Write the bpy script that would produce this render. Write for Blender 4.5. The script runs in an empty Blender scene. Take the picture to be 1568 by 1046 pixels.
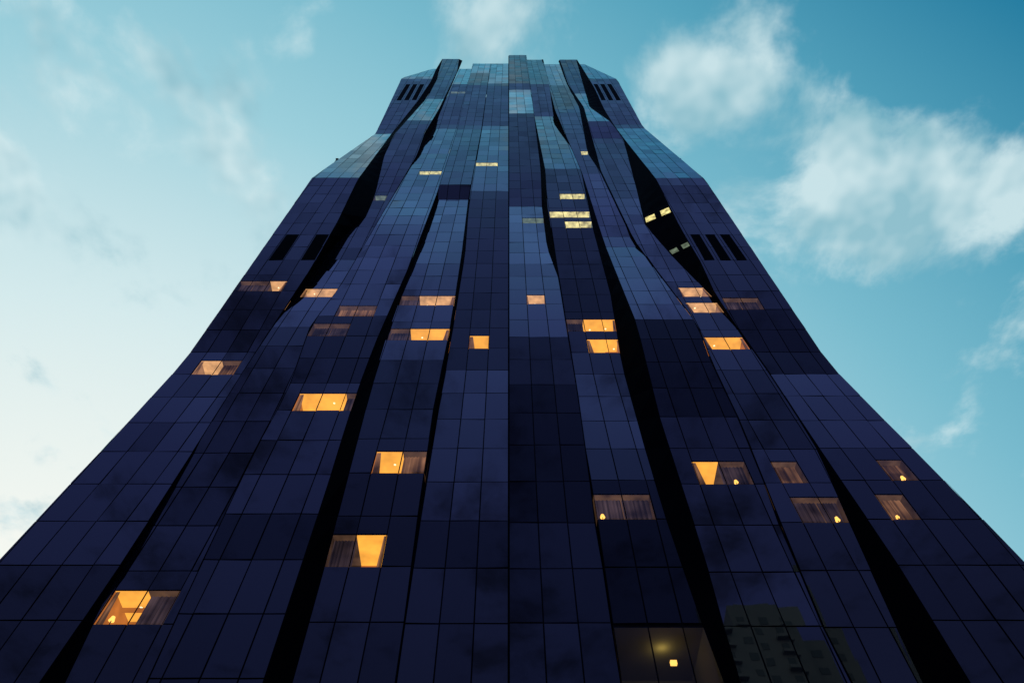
import bpy, math, random
from mathutils import Vector
random.seed(7)
TH=math.radians(60.06); S=math.sin(TH); C=math.cos(TH); F=1045.3; D0=30.8; CH=1.6
def lerp_list(pts,y):
    if y<=pts[0][0]: return pts[0][1]
    for (a,b),(c,d) in zip(pts,pts[1:]):
        if y<=c: return b+(d-b)*(y-a)/(c-a) if c>a else d
    return pts[-1][1]
def unproj(px,py,d):
    u=py+79.0; Z=F*d/(u*S); return ((px-779)*Z/F, (Z-d*C)/S)
def proj(X,d,h):
    Z=d*C+h*S; return (779+F*X/Z, F*d/(Z*S)-79)
def sw(l): return [(y,x) for x,y in l]
# ---------- materials ----------
def newmat(n):
    m=bpy.data.materials.new(n); m.use_nodes=True; m.node_tree.nodes.clear(); return m,m.node_tree.nodes,m.node_tree.links
def out(N,L,sh):
    o=N.new('ShaderNodeOutputMaterial'); L.new(sh,o.inputs['Surface'])
def mathn(N,L,op,a,b=None,c=None,clamp=False):
    n=N.new('ShaderNodeMath'); n.operation=op; n.use_clamp=clamp
    for i,v in enumerate((a,b,c)):
        if v is None: continue
        if isinstance(v,(int,float)): n.inputs[i].default_value=v
        else: L.new(v,n.inputs[i])
    return n.outputs[0]
def glass_mat():
    m,N,L=newmat('curtain_wall_glass')
    at=N.new('ShaderNodeAttribute'); at.attribute_name='reflect_gain'  # reflection strength per panel; carries the painted-in fold brightness
    sep=N.new('ShaderNodeSeparateColor'); L.new(at.outputs['Color'],sep.inputs[0])
    geo=N.new('ShaderNodeNewGeometry')
    nz=N.new('ShaderNodeTexNoise'); nz.inputs['Scale'].default_value=0.5; nz.inputs['Detail'].default_value=0.5
    L.new(geo.outputs['Position'],nz.inputs['Vector'])
    bp=N.new('ShaderNodeBump'); bp.inputs['Strength'].default_value=0.25; bp.inputs['Distance'].default_value=0.016
    L.new(nz.outputs[0],bp.inputs['Height'])
    fr=N.new('ShaderNodeFresnel'); fr.inputs['IOR'].default_value=2.0
    f=mathn(N,L,'MULTIPLY',fr.outputs[0],sep.outputs[0],clamp=True)
    gl=N.new('ShaderNodeBsdfGlossy'); gl.inputs['Roughness'].default_value=0.015; gl.inputs['Color'].default_value=(.95,.96,1,1)
    L.new(bp.outputs[0],gl.inputs['Normal'])
    df=N.new('ShaderNodeBsdfDiffuse'); df.inputs['Color'].default_value=(.006,.008,.016,1)
    mx=N.new('ShaderNodeMixShader'); L.new(f,mx.inputs[0]); L.new(df.outputs[0],mx.inputs[1]); L.new(gl.outputs[0],mx.inputs[2])
    out(N,L,mx.outputs[0]); return m
def plain(n,col,rough=.6,spec=.3):
    m,N,L=newmat(n); p=N.new('ShaderNodeBsdfPrincipled'); p.inputs['Base Color'].default_value=(*col,1)
    p.inputs['Specular IOR Level'].default_value=spec
    nz=N.new('ShaderNodeTexNoise'); nz.inputs['Scale'].default_value=3
    r=N.new('ShaderNodeMapRange'); r.inputs['To Min'].default_value=max(0,rough-.08); r.inputs['To Max'].default_value=min(1,rough+.08)
    L.new(nz.outputs[0],r.inputs['Value']); L.new(r.outputs[0],p.inputs['Roughness'])
    out(N,L,p.outputs[0]); return m
def emis(n,col,st,var=.35,scale=.8):
    m,N,L=newmat(n); e=N.new('ShaderNodeEmission'); e.inputs['Color'].default_value=(*col,1)
    g=N.new('ShaderNodeNewGeometry'); nz=N.new('ShaderNodeTexNoise'); nz.inputs['Scale'].default_value=scale
    L.new(g.outputs['Position'],nz.inputs['Vector'])
    r=N.new('ShaderNodeMapRange'); r.inputs['From Min'].default_value=.3; r.inputs['From Max'].default_value=.7
    r.inputs['To Min'].default_value=st*(1-var); r.inputs['To Max'].default_value=st*(1+var)
    L.new(nz.outputs[0],r.inputs['Value']); L.new(r.outputs[0],e.inputs['Strength'])
    out(N,L,e.outputs[0]); m.cycles.emission_sampling='NONE'; return m
def curtain(n,col,st,lo=.45,hi=1.5):  # glowing cloth: light from behind put in as emission, with fold stripes
    m,N,L=newmat(n); e=N.new('ShaderNodeEmission'); e.inputs['Color'].default_value=(*col,1)
    g=N.new('ShaderNodeNewGeometry'); sp=N.new('ShaderNodeSeparateXYZ'); L.new(g.outputs['Position'],sp.inputs[0])
    cb=N.new('ShaderNodeCombineXYZ'); L.new(sp.outputs[0],cb.inputs[0]); z=mathn(N,L,'MULTIPLY',sp.outputs[2],.015); L.new(z,cb.inputs[2])
    nz=N.new('ShaderNodeTexNoise'); nz.inputs['Scale'].default_value=6; nz.inputs['Detail'].default_value=1.0
    L.new(cb.outputs[0],nz.inputs['Vector'])
    nb=N.new('ShaderNodeTexNoise'); nb.inputs['Scale'].default_value=.45; L.new(g.outputs['Position'],nb.inputs['Vector'])
    b2=N.new('ShaderNodeMapRange'); b2.inputs['From Min'].default_value=.35; b2.inputs['From Max'].default_value=.65; b2.inputs['To Min'].default_value=.25; b2.inputs['To Max'].default_value=1.6; L.new(nb.outputs[0],b2.inputs['Value'])
    r=N.new('ShaderNodeMapRange'); r.inputs['From Min'].default_value=.35; r.inputs['From Max'].default_value=.65
    r.inputs['To Min'].default_value=st*lo; r.inputs['To Max'].default_value=st*hi
    L.new(nz.outputs[0],r.inputs['Value']); q=mathn(N,L,'MULTIPLY',r.outputs[0],b2.outputs[0]); L.new(q,e.inputs['Strength']); out(N,L,e.outputs[0]); m.cycles.emission_sampling='NONE'; return m
def pane():
    m,N,L=newmat('window_pane'); fr=N.new('ShaderNodeFresnel'); fr.inputs['IOR'].default_value=1.6
    t=N.new('ShaderNodeBsdfTransparent'); gl=N.new('ShaderNodeBsdfGlossy'); gl.inputs['Roughness'].default_value=.02
    mx=N.new('ShaderNodeMixShader'); L.new(fr.outputs[0],mx.inputs[0]); L.new(t.outputs[0],mx.inputs[1]); L.new(gl.outputs[0],mx.inputs[2])
    out(N,L,mx.outputs[0]); return m
M={'glass':glass_mat(),'frame':plain('mullion_dark',(.004,.004,.008),.5,.12),'slot':plain('recess_black',(.0012,.0012,.0025),.7,0.02),  # room ceilings and walls glow: room light put in as emission
 'warmceil':emis('room_ceiling_warm',(1,.42,.05),1.15,.2,.9),'warmwall':emis('room_wall_warm',(1,.29,.04),.50,.3,.9),
 'dimceil':emis('room_ceiling_dim',(.9,.45,.22),.10,.5,1.0),'dimwall':emis('room_wall_dim',(.8,.4,.2),.05,.5,1.0),
 'curt':curtain('curtain_sheer',(.75,.34,.16),.22),'curtd':curtain('curtain_dark',(.50,.31,.34),.07),
 'cool':emis('office_ceiling_light',(1,.86,.34),.85,.6,1.5),'coold':emis('office_ceiling_dim',(.5,.65,.45),.25,.5,1.5),
 'lamp':emis('lamp_glow',(1,.50,.10),1.9,.1),'pane':pane(),'plaster':plain('room_plaster',(.30,.27,.2),.9,.1),
 'paleceil':emis('room_ceiling_pale',(.95,.48,.19),.85,.35,1.3),'palewall':emis('room_wall_pale',(.85,.40,.18),.4,.3,1.0),'spot':emis('ceiling_spot',(1,.80,.45),1.8,.1)}
class MB:
    def __init__(s,name,mats): s.n=name; s.v=[]; s.f=[]; s.mi=[]; s.t=[]; s.m=mats
    def quad(s,p,mat=0,t=1.0):
        b=len(s.v); s.v+=p; s.f.append(tuple(range(b,b+len(p)))); s.mi.append(mat); s.t.append(t)
    def make(s,parent=None):
        me=bpy.data.meshes.new(s.n); me.from_pydata(s.v,[],s.f); 
        for m in s.m: me.materials.append(m)
        me.polygons.foreach_set('material_index',s.mi)
        a=me.attributes.new('reflect_gain','FLOAT_COLOR','CORNER')
        cols=[]
        for f,t in zip(s.f,s.t): cols+= [t,t,t,1.0]*len(f)
        a.data.foreach_set('color',cols); me.update()
        o=bpy.data.objects.new(s.n,me); bpy.context.scene.collection.objects.link(o)
        if parent: o.parent=parent
        return o
def W(X,d,h): return (X,d-D0,h+CH)
tower=bpy.data.objects.new('glass_skyscraper',None); bpy.context.scene.collection.objects.link(tower)
# ---------- facade bays ----------
B0=[(615,120),(575,205),(478,272),(280,555),(0,855),(-172,1045)]
strips=[  # g: reflection gain down each bay
 dict(n='a',L=B0,R=[(668,106),(660,125),(640,155),(600,205),(548,275),(512,350),(487,395),(381,555),(290,700),(175,880),(60,1045)],
  d=[(106,31.5),(120,31),(205,33.0),(272,30),(440,31),(555,32.0),(855,30.6),(1045,30.6)],g=[(120,1.3),(205,.8),(272,1.45),(440,.75),(555,.8),(860,1.1),(1100,.95)]),
 dict(n='b',L=[(678,91),(668,125),(650,155),(603,207),(588,240),(574,300),(560,333),(523,365),(489,396),(381,555),(290,700),(177,880),(100,1045)],
  R=[(703,91),(700,110),(672,168),(650,205),(639,237),(590,320),(520,440),(475,500),(440,600),(390,690),(275,935),(225,1045)],
  d=[(91,31.5),(152,32.2),(187,31),(300,32.3),(395,32.3),(515,31.2),(700,31.5),(950,30.9),(1045,30.9)],g=[(152,.8),(187,1.3),(300,.8),(390,.85),(515,1.3),(640,.8),(800,.7),(1100,.95)]),
 dict(n='c',L=[(703,106),(700,112),(676,168),(662,200),(641,237),(590,320),(520,440),(475,500),(440,600),(390,690),(275,935),(225,1045)],
  R=[(724,106),(700,200),(668,300),(630,400),(577,520),(543,610),(503,740),(403,1045)],
  d=[(106,32),(130,31.2),(195,32.8),(300,31.2),(340,30.6),(490,30.1),(600,30.4),(1045,30.0)],g=[(130,1.4),(195,.85),(290,1.3),(340,1.5),(495,1.25),(580,.65),(760,1),(860,.6),(1100,.95)]),
 dict(n='d',L=[(724,98),(700,200),(668,300),(643,375),(590,520),(556,640),(500,855),(447,1045)],
  R=[(751,98),(737,200),(718,300),(707,390),(690,500),(664,625),(640,790),(607,1045)],
  d=[(98,31.5),(130,30.8),(195,32.1),(290,31),(304,32.2),(400,31.2),(540,30.5),(714,30.1),(860,30.7),(1045,30.8)],g=[(112,1.5),(200,.85),(290,1.0),(304,.8),(400,1.55),(540,1.2),(640,.65),(870,.75),(1100,1.0)]),
 dict(n='e',L=[(751,98),(737,200),(719,300),(712,390),(694,500),(671,625),(641,790),(607,1045)],R=[(778.5,98),(778.5,1045)],
  d=[(98,31.8),(130,31),(195,32.2),(290,30.9),(550,31.5),(790,30.8),(1045,30.9)],g=[(130,1.4),(195,.8),(290,1.3),(550,.7),(790,1.25),(870,.65),(1100,.95)]),
 dict(n='f',L=[(779.5,85),(779.5,1045)],R=[(806,85),(812,130),(818,178),(828,260),(830,317),(838,380),(855,425),(870,517),(885,605),(903,735),(937,960),(951,1045)],
  d=[(85,31.5),(128,31),(140,31.4),(175,30.4),(317,32.0),(517,30.3),(780,31),(1045,30.7)],g=[(140,.8),(175,1.8),(317,.65),(405,1.7),(517,1.35),(600,.6),(770,.4),(950,.65),(1100,.85)]),
 dict(n='g',L=[(806,92),(812,130),(818,178),(835,262),(838,317),(848,375),(856,425),(871,517),(885,605),(903,735),(937,960),(951,1045)],
  R=[(832,92),(850,170),(890,262),(908,350),(935,450),(952,557),(986,680),(1019,790),(1074,950),(1111,1045)],
  d=[(92,32.2),(130,31.2),(180,32.6),(262,30.7),(350,31),(520,31.8),(557,32),(760,30.6),(1045,31.0)],g=[(100,.9),(180,.9),(262,1.4),(350,.75),(520,.5),(560,.8),(680,1.2),(740,.75),(1100,.4)]),
 dict(n='h',L=[(832,99),(850,170),(890,262),(926,375),(975,497),(1010,640),(1052,770),(1078,850),(1105,950),(1133,1045)],
  R=[(857,99),(868,130),(887,165),(900,235),(918,262),(970,370),(1068,497),(1090,557),(1130,640),(1215,850),(1255,950),(1305,1045)],
  d=[(99,32),(170,31),(265,31.5),(370,32.3),(497,30.4),(640,31),(840,31.2),(1045,31.0)],g=[(130,1.4),(170,.9),(265,.9),(375,1.2),(497,1.45),(640,.35),(760,.7),(860,1.05),(900,1.15),(1100,1.2)]),
 dict(n='i',L=[(857,92),(870,130),(894,165),(913,235),(920,262),(972,370),(1069,497),(1091,557),(1131,640),(1216,850),(1256,950),(1306,1045)],
  R=[(882,92),(890,120),(903,165),(935,187),(945,200),(955,215),(975,290),(988,345),(1036,400),(1092,455),(1170,560),(1245,675),(1337,880),(1412,1045)],
  d=[(92,31.5),(145,32.3),(187,31.2),(215,32.2),(300,32.0),(560,31.5),(780,30.9),(1045,31.3)],g=[(145,.75),(187,1.5),(300,.8),(430,1.1),(560,1.0),(700,.7),(1100,1.05)]),
 dict(n='j',L=[(888,99),(910,135),(925,168),(942,195),(957,215),(1005,275),(1042,350),(1072,400),(1097,455),(1171,560),(1247,675),(1385,880),(1485,1045)],
  R=[(945,122),(985,195),(1080,275),(1270,557),(1568,858),(1752,1045)],
  d=[(99,31.5),(122,31),(195,32.8),(275,30),(440,31),(557,32.0),(720,30.8),(858,30.6),(1045,30.6)],g=[(122,1.3),(195,.8),(275,1.45),(480,.8),(557,.45),(700,1.15),(780,.85),(1100,.85)]),
]
PH=3.7; H0=49.7-PH*14
for s in strips:
    ys=sorted(set([p[1] for p in s['L']]+[p[1] for p in s['R']]+[p[0] for p in s['d']]))
    top=min(p[0] for p in s['d'])
    ys=[y for y in ys if y>=top]
    keys=[]
    Ll,Rr=sw(s['L']),sw(s['R'])
    for y in ys:
        d=lerp_list(s['d'],y); xl=lerp_list(Ll,y); xr=lerp_list(Rr,y)
        if s['n']=='a' and y<120: xl=615+(668-615)*(120-y)/14*0.9
        if s['n']=='j' and y<122: xr=945-(945-895)*(122-y)/23
        XL,h=unproj(xl,y,d); XR,_=unproj(xr,y,d); keys.append((h,XL,XR,d))
    keys.sort()
    k0=keys[0]; keys=[(-1.6,k0[1],k0[2],k0[3])]+keys
    s['k']=keys; s['top']=keys[-1][0]
def at(s,h):
    k=s['k']
    if h<=k[0][0]: return k[0][1:]
    for a,b in zip(k,k[1:]):
        if h<=b[0]:
            t=(h-a[0])/max(1e-6,b[0]-a[0]); return tuple(a[i]+(b[i]-a[i])*t for i in (1,2,3))
    return k[-1][1:]
LIT=[(293,562,336,590,'pale'),(336,562,352,590,'dim'),(448,592,515,632,'warm'),(515,592,536,632,'dim'),(565,680,622,714,'warm'),(628,668,652,714,'dim'),
(558,815,590,862,'warm'),(524,820,556,862,'dim'),(145,878,205,953,'warm'),(205,878,278,953,'dim'),(648,444,690,462,'pale'),(628,444,648,462,'dim'),(640,497,672,517,'warm'),(603,497,640,517,'dim'),
(715,497,754,522,'warm'),(458,448,498,462,'pale'),(414,440,438,456,'pale'),(368,440,412,456,'dim'),(805,450,842,467,'pale'),
(893,492,930,519,'warm'),(872,492,892,519,'dim'),(895,533,940,558,'warm'),(1042,442,1075,458,'pale'),(1056,464,1096,481,'pale'),(1088,514,1130,540,'warm'),
(1062,706,1115,755,'warm'),(1115,706,1140,755,'dim'),(908,740,1005,790,'dim'),(1115,467,1150,488,'dim'),(1222,742,1296,794,'dim'),(1345,684,1388,722,'dim'),(1352,745,1380,782,'dim'),
(1198,695,1226,714,'dim'),(478,506,520,536,'dim'),(532,482,555,497,'dim'),
(870,299,902,311,'cool'),(848,321,902,332,'cool'),(874,341,900,350,'cool'),(806,330,832,337,'coold'),(736,245,768,251,'cool'),(648,263,672,269,'cool'),(584,294,604,301,'coold'),(888,234,914,240,'cool'),(688,139,706,143,'coold'),
(955,985,1090,1040,'office')]
glass=MB('glass_panels',[M['glass'],M['pane']]); back=MB('mullion_frame',[M['frame'],M['slot']])
slot=MB('recess_walls',[M['slot'],M['cool'],M['coold']]); rooms=MB('lit_rooms',[M['warmceil'],M['warmwall'],M['dimceil'],M['dimwall'],M['curt'],M['curtd'],M['cool'],M['coold'],M['lamp'],M['slot'],M['plaster'],M['paleceil'],M['palewall'],M['spot']])
PW=1.83; G=.04
cells=[]
for si,s in enumerate(strips):
    nrow=int((s['top']-H0)/PH)+1
    for r in range(nrow):
        h0=H0+PH*r; h1=min(h0+PH,s['top'])
        if h1-h0<.5: continue
        h0=max(h0,-1.5)
        L0,R0,d0=at(s,h0); L1,R1,d1=at(s,h1)
        c0=math.floor(min(L0,L1)/PW); c1=math.ceil(max(R0,R1)/PW)
        for c in range(c0,c1):
            a,b=c*PW,(c+1)*PW
            x00=min(max(a,L0),R0); x01=min(max(b,L0),R0); x10=min(max(a,L1),R1); x11=min(max(b,L1),R1)
            if (x01-x00)<.12 and (x11-x10)<.12: continue
            cells.append(dict(s=si,r=r,c=c,h0=h0,h1=h1,d0=d0,d1=d1,x=(x00,x01,x10,x11),kind=None))
def low(cell):
    t=.6; x00,x01,x10,x11=cell['x']; hm=cell['h0']+(cell['h1']-cell['h0'])*t; dm=cell['d0']+(cell['d1']-cell['d0'])*t
    p=[proj(x00,cell['d0'],cell['h0']),proj(x01,cell['d0'],cell['h0']),proj(x00+(x10-x00)*t,dm,hm),proj(x01+(x11-x01)*t,dm,hm)]
    xs=[q[0] for q in p]; ys=[q[1] for q in p]; return min(xs),min(ys),max(xs),max(ys)
for c in cells: c['bb']=low(c)
for (a,b,cx,dy,kind) in LIT:
    mid=(b+dy)/2; cand=[]
    for c in cells:
        x0,y0,x1,y1=c['bb']; my=(y0+y1)/2
        if (c['x'][1]-c['x'][0])<.9: continue
        ov=min(cx,x1)-max(a,x0)
        if ov>.36*(x1-x0) and abs(my-mid)<(y1-y0)*.95: cand.append((abs(my-mid),c))
    if not cand:
        for c in cells:
            x0,y0,x1,y1=c['bb']; dd=math.hypot((x0+x1)/2-(a+cx)/2,(y0+y1)/2-mid)
            if dd<16: cand.append((dd,c))
        cand=sorted(cand,key=lambda q:q[0])[:1]
    if not cand: print('nolit',a,b); continue
    cand.sort(key=lambda q:q[0]); by={}
    for q,c in cand: by.setdefault((c['s'],c['c']),c)
    r0=cand[0][1]['r']
    for c in by.values():
        if c['kind'] is None and c['r']==r0: c['kind']=kind
idx={(c['s'],c['r'],c['c']):c for c in cells}
KM={'warm':(0,1),'dim':(2,3),'cool':(6,7),'coold':(7,3),'office':(10,10),'pale':(11,12)}
def pt(c,u,v,off=0.0):
    x00,x01,x10,x11=c['x']; xa=x00+(x10-x00)*v; xb=x01+(x11-x01)*v
    return W(xa+(xb-xa)*u, c['d0']+(c['d1']-c['d0'])*v+off, c['h0']+(c['h1']-c['h0'])*v)
def inset(c,u0,u1,v0,v1,off=0.,jit=0.,g=G):
    w=max(.2,(c['x'][1]-c['x'][0]+c['x'][3]-c['x'][2])/2); hh=c['h1']-c['h0']; gu=g/w; gv=g/hh
    a=[pt(c,u0+gu,v0+gv,off),pt(c,u1-gu,v0+gv,off),pt(c,u1-gu,v1-gv,off),pt(c,u0+gu,v1-gv,off)]
    if jit:
        sx=random.gauss(0,jit); sz=random.gauss(0,jit)
        a=[(p[0],p[1]+sx*(1 if i in(1,2) else -1)+sz*(1 if i>1 else -1),p[2]) for i,p in enumerate(a)]
    return a
offc=[]
for c in cells:
    s=strips[c['s']]; pm=proj((c['x'][0]+c['x'][1])/2,(c['d0']+c['d1'])/2,(c['h0']+c['h1'])/2)
    gv=[g for y,g in s['g'] if pm[1]<y]; gain=(gv[0] if gv else s['g'][-1][1])*random.gauss(1,.08)
    k=c['kind']
    if k is None:
        back.quad([pt(c,0,0,.07),pt(c,1,0,.07),pt(c,1,1,.07),pt(c,0,1,.07)]); glass.quad(inset(c,0,1,0,1,0,.009),0,gain); 
    else:
        v=.62; mc,mw=KM[k]
        if k=='office': v=.95; offc.append(c)
        back.quad([pt(c,0,v,.07),pt(c,1,v,.07),pt(c,1,1,.07),pt(c,0,1,.07)])
        if v<.9: glass.quad(inset(c,0,1,v,1,0,.004,G*.6),0,gain)
        glass.quad(inset(c,0,1,0,v,0),1)
        for (u0,u1) in ((0,G/1.8),(1-G/1.8,1)):
            back.quad([pt(c,u0,0,.03),pt(c,u1,0,.03),pt(c,u1,v,.03),pt(c,u0,v,.03)])
        DP=2.6 if k!='office' else 4.5
        A,B=pt(c,0,v,.08),pt(c,1,v,.08); A0,B0_=pt(c,0,0,.08),pt(c,1,0,.08)
        Ab,Bb=(A[0],A[1]+DP,A[2]),(B[0],B[1]+DP,B[2]); A0b,B0b=(A0[0],A0[1]+DP,A0[2]),(B0_[0],B0_[1]+DP,B0_[2])
        rooms.quad([A,B,Bb,Ab],mc); rooms.quad([A0b,B0b,Bb,Ab],mw); rooms.quad([A0,B0_,B0b,A0b],9)
        def nb(dc):
            q=idx.get((c['s'],c['r'],c['c']+dc)); return q is not None and q['kind'] is not None
        if not nb(-1): rooms.quad([A0,A,Ab,A0b],mw); 
        if not nb(1): rooms.quad([B0_,B,Bb,B0b],mw)
        if k in('warm','pale') and random.random()<.6:   # recessed ceiling fitting / bulkhead
            m_=(Vector(A)+Vector(B))/2+Vector((random.uniform(-.3,.3),random.uniform(.5,1.4),-.02)); q=.09
            rooms.quad([tuple(m_+Vector((q*math.cos(t_*.785),q*math.sin(t_*.785),0))) for t_ in range(8)],13)
            yb=random.uniform(1.3,2.1)
            rooms.quad([(A[0],A[1]+yb,A[2]),(B[0],B[1]+yb,B[2]),(B[0],B[1]+yb,B[2]-.35),(A[0],A[1]+yb,A[2]-.35)],mw)
        if k=='dim' : 
            cc=4 if random.random()<.2 else 5
            n=14
            for j in range(n):
                u0,u1=.02+.96*j/n,.02+.96*(j+1)/n; o0,o1=(.5,.58) if j%2 else (.58,.5)
                rooms.quad([pt(c,u0,0,o0),pt(c,u1,0,o1),pt(c,u1,v,o1),pt(c,u0,v,o0)],cc)
        if k in('warm','pale'):
            w=random.uniform(.10,.34)
            if not nb(-1): rooms.quad([pt(c,0.02,0,.16),pt(c,w,0,.16),pt(c,w*.55,v,.16),pt(c,.02,v,.16)],4)
            elif not nb(1): rooms.quad([pt(c,1-w,0,.16),pt(c,.98,0,.16),pt(c,.98,v,.16),pt(c,1-w*.6,v,.16)],4)
def vent(si,py0,py1,cs,frac):
    for cc in cs:
        rs=[c for c in cells if c['s']==si and c['c']==cc and py0-6<(c['bb'][1]+c['bb'][3])/2<py1+4]
        for c in rs:
            a=(1-frac)/2; back.quad([pt(c,a,0,-.03),pt(c,1-a,0,-.03),pt(c,1-a,1,-.03),pt(c,a,1,-.03)],1)
vent(0,362,402,(-15,-13),.85); vent(9,362,402,(12,13,14),.62); vent(0,138,150,(-15,-14,-13),.6); vent(9,138,150,(12,13,14),.6)
# recess walls between bays
for i in range(len(strips)-1):
    a,b=strips[i],strips[i+1]; top=max(a['top'],b['top']); n=int((top-H0)/PH)+1
    for r in range(n):
        h0=max(H0+PH*r,-1.5); h1=min(H0+PH*(r+1),top)
        A0,A1,B0q,B1=at(a,h0),at(a,h1),at(b,h0),at(b,h1)
        p=[W(A0[1],A0[2]+.02,h0),W(B0q[0],B0q[2]+.02,h0),W(B1[0],B1[2]+.02,h1),W(A1[1],A1[2]+.02,h1)]
        slot.quad(p,0)
        if i==8:
            py=proj(B0q[0],B0q[2],h0)[1]; y1=proj(B1[0],B1[2],h1)[1]
            for yy,m_,t in ((326,1,.5),(367,2,.3)):
                if y1<yy<=py:
                    q0=Vector(p[0]);q1=Vector(p[1]);q2=Vector(p[2]);q3=Vector(p[3]); off=Vector((0,-.06,0))
                    for (u0,u1) in ((.05,.4),(.62,.95)):
                        f=lambda u,v:tuple(q0.lerp(q1,u).lerp(q3.lerp(q2,u),v)+off)
                        slot.quad([f(u0,.1),f(u1,.1),f(u1,.1+t),f(u0,.1+t)],m_)
core_y0=36.9-D0; core_y1=58-D0
for s,side in ((strips[0],0),(strips[-1],1)):
    n=int((s['top']-H0)/PH)+1
    for r in range(n):
        h0=max(H0+PH*r,-1.5); h1=min(H0+PH*(r+1),s['top']); A0,A1=at(s,h0),at(s,h1)
        X=-28.6 if side==0 else 28.6
        x0,x1=A0[side],A1[side]
        segs=12
        P0=Vector(W(x0,A0[2],h0));P1=Vector(W(x1,A1[2],h1));Q0=Vector((X,core_y1,h0+CH));Q1=Vector((X,core_y1,h1+CH))
        for k in range(segs):
            t0,t1=(k+.03)/segs,(k+.97)/segs
            a,b,c_,d_=P0.lerp(Q0,t0),P0.lerp(Q0,t1),P1.lerp(Q1,t1),P1.lerp(Q1,t0)
            dn=Vector((0,0,.05)); glass.quad([tuple(a+dn),tuple(b+dn),tuple(c_-dn),tuple(d_-dn)],0,1)
        off=Vector((.07 if side==0 else -.07,0,0))
        back.quad([tuple(P0+off),tuple(Q0+off),tuple(Q1+off),tuple(P1+off)])
core=MB('tower_core',[M['slot']])
def box(mb,x0,x1,y0,y1,z0,z1,m=0):
    v=[(x0,y0,z0),(x1,y0,z0),(x1,y1,z0),(x0,y1,z0),(x0,y0,z1),(x1,y0,z1),(x1,y1,z1),(x0,y1,z1)]
    for f in ((0,1,5,4),(1,2,6,5),(2,3,7,6),(3,0,4,7),(4,5,6,7),(3,2,1,0)): mb.quad([v[i] for i in f],m)
box(core,-28.3,28.3,core_y0,core_y1-.3,0,185)
box(core,-22,22,core_y0,core_y1-.3,185,205)
for s in strips:
    L_,R_,d=at(s,s['top']); z=s['top']+CH
    if s['n'] in 'aj': continue
    core.quad([(L_,d-D0+.02,z),(R_,d-D0+.02,z),(R_,d-D0+2,z),(L_,d-D0+2,z)])
    core.quad([(L_,d-D0+2,190),(R_,d-D0+2,190),(R_,d-D0+2,z),(L_,d-D0+2,z)])
for o in (glass,back,slot,rooms,core): o.make(tower)
post=MB('shoulder_posts',[M['frame']])
for (px,py,d) in ((515,246,31.2),(1042,246,31.2)):
    X,h=unproj(px,py,d); box(post,X-.06,X+.06,d-D0-.06,d-D0+.06,h+CH-2.0,h+CH+.8); box(post,X-.22,X+.22,d-D0-.15,d-D0+.15,h+CH+.5,h+CH+.8)
post.make(tower)
# lamps standing in the rooms: shade + stem
lm=MB('room_lamps',[M['lamp'],M['frame']])
for (px,py,rr) in ((443,626,.13),(172,930,.16),(1124,743,.15),(920,777,.16),(1279,787,.15),(1381,718,.15),(1366,772,.12)):
    best=min(cells,key=lambda c:math.hypot((c['bb'][0]+c['bb'][2])/2-px,(c['bb'][1]+c['bb'][3])/2-py)+(0 if c['kind'] in('warm','dim') else 400))
    x0,y0,x1,y1=best['bb']; u=min(.85,max(.15,(px-x0)/(x1-x0)))
    b=Vector(pt(best,u,.12,.3)); n=12; hh_=rr*random.uniform(1.3,1.9)
    for j in range(n):
        a0,a1=2*math.pi*j/n,2*math.pi*(j+1)/n
        r0,r1=rr,rr*random.choice((.6,))
        P=lambda r,a,z:tuple(b+Vector((r*math.cos(a),r*math.sin(a),z)))
        lm.quad([P(r0,a0,0),P(r0,a1,0),P(r1,a1,hh_),P(r1,a0,hh_)],0)
        lm.quad([P(.025,a0,-.4),P(.025,a1,-.4),P(.025,a1,0),P(.025,a0,0)],1)
    lm.quad([tuple(b+Vector((rr*.95*math.cos(2*math.pi*j/n),rr*.95*math.sin(2*math.pi*j/n),.02))) for j in range(n)],0)
if offc:
    c=offc[len(offc)//2]; p=Vector(pt(c,.5,.84,1.7))
    pl=bpy.data.lights.new('office_lamp','POINT'); pl.energy=7; pl.color=(1,.78,.22); pl.shadow_soft_size=.1
    po=bpy.data.objects.new('office_lamp',pl); po.location=p; bpy.context.scene.collection.objects.link(po); po.parent=tower
    b=p-Vector((-.1,1.3,1.5)); 
    box(lm,b.x-.16,b.x+.16,b.y-.1,b.y+.1,b.z,b.z+.2,0)
lm.make(tower)
# ---------- ground, neighbour building ----------
gm,N,L=newmat('plaza_paving'); p=N.new('ShaderNodeBsdfPrincipled'); p.inputs['Roughness'].default_value=.8
g=N.new('ShaderNodeNewGeometry'); bk=N.new('ShaderNodeTexBrick'); bk.inputs['Scale'].default_value=.8
bk.inputs['Color1'].default_value=(.16,.16,.155,1);bk.inputs['Color2'].default_value=(.2,.195,.19,1);bk.inputs['Mortar'].default_value=(.07,.07,.07,1)
L.new(g.outputs['Position'],bk.inputs['Vector']); L.new(bk.outputs[0],p.inputs['Base Color']); out(N,L,p.outputs[0])
gr=MB('ground',[gm]); gr.quad([(-3000,-3000,0),(3000,-3000,0),(3000,3000,0),(-3000,3000,0)]); gr.make()
conc=plain('concrete',(.22,.215,.21),.85); wd=plain('dark_window',(.02,.025,.03),.1,.5)
apt=MB('apartment_building',[conc,wd])
ax,ay,ah=44,-66,88
box(apt,ax-7.5,ax+4,ay-16,ay,0,ah-2); box(apt,ax+4,ax+8,ay-15,ay-1,0,ah-9); box(apt,ax-5,ax+1,ay-12,ay-3,ah-2,ah+1)
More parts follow.
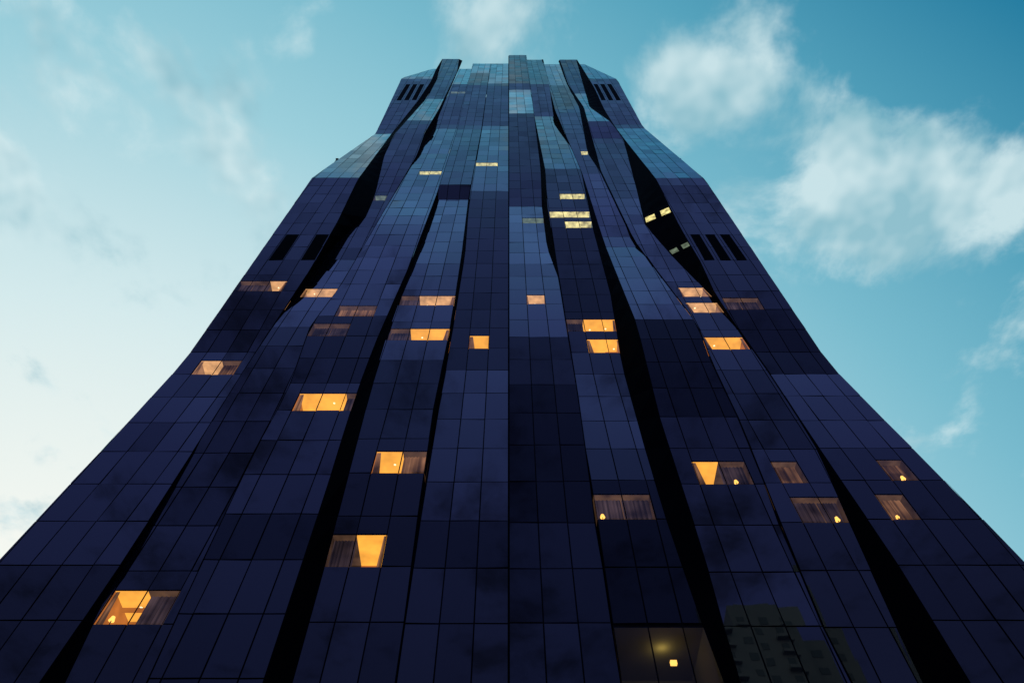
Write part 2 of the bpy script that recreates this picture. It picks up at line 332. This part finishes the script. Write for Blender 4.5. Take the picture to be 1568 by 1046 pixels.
for i in range(30):
    z=3+i*3
    if z>ah-6: break
    for k in range(3):
        x=ax-6.6+k*3.6; box(apt,x,x+1.3,ay+.003,ay+.06,z+.8,z+2.1,1)
        if k in(0,2): box(apt,x-.4,x+1.9,ay+.003,ay+.9,z-.1,z+.4,0)
    if z<ah-12: box(apt,ax+5,ax+6.6,ay-.997,ay-.93,z+.8,z+2.0,1)
apt.make()
# ---------- world ----------
w=bpy.data.worlds.new('World'); bpy.context.scene.world=w; w.use_nodes=True
N=w.node_tree.nodes; L=w.node_tree.links; N.clear()
try:
    w.cycles.sampling_method='MANUAL'; w.cycles.sample_map_resolution=128
except Exception as e: print(e)
tc=N.new('ShaderNodeTexCoord'); D=tc.outputs['Generated']
sp=N.new('ShaderNodeSeparateXYZ'); L.new(D,sp.inputs[0])
mn=lambda *a,**k: mathn(N,L,*a,**k)
zz=mn('MAXIMUM',sp.outputs[2],.08)
gx=mn('DIVIDE',sp.outputs[0],zz); gy=mn('DIVIDE',sp.outputs[1],zz)
pv=N.new('ShaderNodeCombineXYZ'); L.new(gx,pv.inputs[0]); L.new(gy,pv.inputs[1])
sd=Vector((-.45,.85,.1)).normalized()
dt=N.new('ShaderNodeVectorMath'); dt.operation='DOT_PRODUCT'; L.new(D,dt.inputs[0]); dt.inputs[1].default_value=sd
t=mn('MULTIPLY_ADD',dt.outputs['Value'],.5,.5)
def ramp(fac,stops):
    rp=N.new('ShaderNodeValToRGB'); L.new(fac,rp.inputs[0]); cr=rp.color_ramp
    cr.elements[0].position=stops[0][0]; cr.elements[0].color=(*stops[0][1],1); cr.elements[1].position=stops[-1][0]; cr.elements[1].color=(*stops[-1][1],1)
    for a,c in stops[1:-1]:
        e=cr.elements.new(a); e.color=(*c,1)
    return rp.outputs[0]
f_=lambda L_:[((a+1)/2,c) for a,c in L_]
front=ramp(t,f_([(-.5,(.010,.15,.30)),(-.15,(.012,.19,.34)),(.06,(.09,.36,.50)),(.24,(.19,.49,.61)),(.42,(.33,.62,.71)),(.66,(.66,.82,.84)),(.88,(.95,.95,.88))]))
backc=ramp(mn('ABSOLUTE',sp.outputs[2]),[(0,(.04,.05,.14)),(.5,(.040,.052,.165)),(.75,(.062,.085,.29)),(.92,(.090,.145,.42)),(.975,(.10,.24,.48)),(1,(.12,.34,.50))])
def noise(scale,detail,rough,loc=(0,0,0),dist=0):
    mp=N.new('ShaderNodeMapping'); mp.inputs['Location'].default_value=loc; L.new(pv.outputs[0],mp.inputs[0])
    n=N.new('ShaderNodeTexNoise'); n.noise_dimensions='2D'; n.inputs['Scale'].default_value=scale; n.inputs['Detail'].default_value=detail; n.inputs['Roughness'].default_value=rough; n.inputs['Distortion'].default_value=dist
    L.new(mp.outputs[0],n.inputs['Vector']); return n.outputs[0]
n1=noise(4.6,6,.58,(2.3,1.1,.4),.15); n2=noise(6,3,.6,(5.,2.,1.))
def blob(cx,cy,rx,ry,wt):
    a=mn('POWER',mn('DIVIDE',mn('SUBTRACT',gx,cx),rx),2.0); b=mn('POWER',mn('DIVIDE',mn('SUBTRACT',gy,cy),ry),2.0)
    e=mn('EXPONENT',mn('MULTIPLY',mn('ADD',a,b),-1.0)); return mn('MULTIPLY',e,wt)
tot=mn('MULTIPLY_ADD',n1,1.7,-.37)
for bl in ((.0,.07,.10,.055,.50),(.24,.165,.08,.06,.42),(.35,.12,.11,.08,.30),(.46,.25,.18,.09,.30),(.62,.34,.22,.09,.26),(.9,.3,.25,.12,.22),(.55,.44,.25,.08,.16),
           (.63,.06,.16,.10,-.4),(-.28,.118,.035,.025,.36),(-.15,.03,.1,.1,-.12),(-.47,.2,.2,.12,.10),(-.42,.40,.2,.1,.12),(-.8,.2,.2,.15,.16),(0,-1.1,1.2,.45,.06)):
    tot=mn('ADD',tot,blob(*bl))
mr=N.new('ShaderNodeMapRange'); mr.interpolation_type='SMOOTHSTEP'; mr.inputs['From Min'].default_value=.52; mr.inputs['From Max'].default_value=.98; L.new(tot,mr.inputs['Value'])
mask=mn('MULTIPLY',mr.outputs[0],.88)
def mix(fac,a,b):
    m=N.new('ShaderNodeMix'); m.data_type='RGBA'
    L.new(fac,m.inputs[0])
    for i,v in ((6,a),(7,b)):
        if isinstance(v,tuple): m.inputs[i].default_value=(*v,1)
        else: L.new(v,m.inputs[i])
    return m.outputs[2]
c2=N.new('ShaderNodeMapRange'); c2.inputs['From Min'].default_value=.36; c2.inputs['From Max'].default_value=.60; L.new(n2,c2.inputs['Value'])
cl=mix(c2.outputs[0],(.30,.54,.62),(.64,.81,.84))
fr_=mix(mask,front,cl)
bk_=mix(mask,backc,(.018,.022,.06))
bf=N.new('ShaderNodeMapRange'); bf.interpolation_type='SMOOTHSTEP'; bf.inputs['From Min'].default_value=.0; bf.inputs['From Max'].default_value=-.28; L.new(sp.outputs[1],bf.inputs['Value'])
fin=mix(bf.outputs[0],fr_,bk_)
sky=N.new('ShaderNodeTexSky'); sky.sky_type='NISHITA'; sky.sun_disc=False; sky.sun_elevation=math.radians(2); sky.sun_rotation=math.radians(-28)
bg=N.new('ShaderNodeBackground'); L.new(fin,bg.inputs[0]); bg.inputs[1].default_value=1.0
bg2=N.new('ShaderNodeBackground'); L.new(sky.outputs[0],bg2.inputs[0]); bg2.inputs[1].default_value=.005
ad=N.new('ShaderNodeAddShader'); L.new(bg.outputs[0],ad.inputs[0]); L.new(bg2.outputs[0],ad.inputs[1])
wo=N.new('ShaderNodeOutputWorld'); L.new(ad.outputs[0],wo.inputs[0])
sl=bpy.data.lights.new('sun','SUN'); sl.energy=.15; sl.angle=math.radians(.5); sl.color=(1,.8,.6); so=bpy.data.objects.new('sun',sl); bpy.context.scene.collection.objects.link(so)
so.rotation_euler=(-Vector((-.45,.85,.05))).to_track_quat('-Z','Y').to_euler()
# ---------- camera ----------
cd=bpy.data.cameras.new('camera'); cd.lens=24; cd.sensor_width=36; cd.clip_end=6000; cd.shift_x=5/1568
co=bpy.data.objects.new('camera',cd); co.location=(0,-D0,CH); co.rotation_euler=(math.pi/2+TH,0,0); bpy.context.scene.collection.objects.link(co)
sc=bpy.context.scene; sc.camera=co
sc.view_settings.view_transform='Standard'; sc.view_settings.look='None'; sc.view_settings.exposure=0
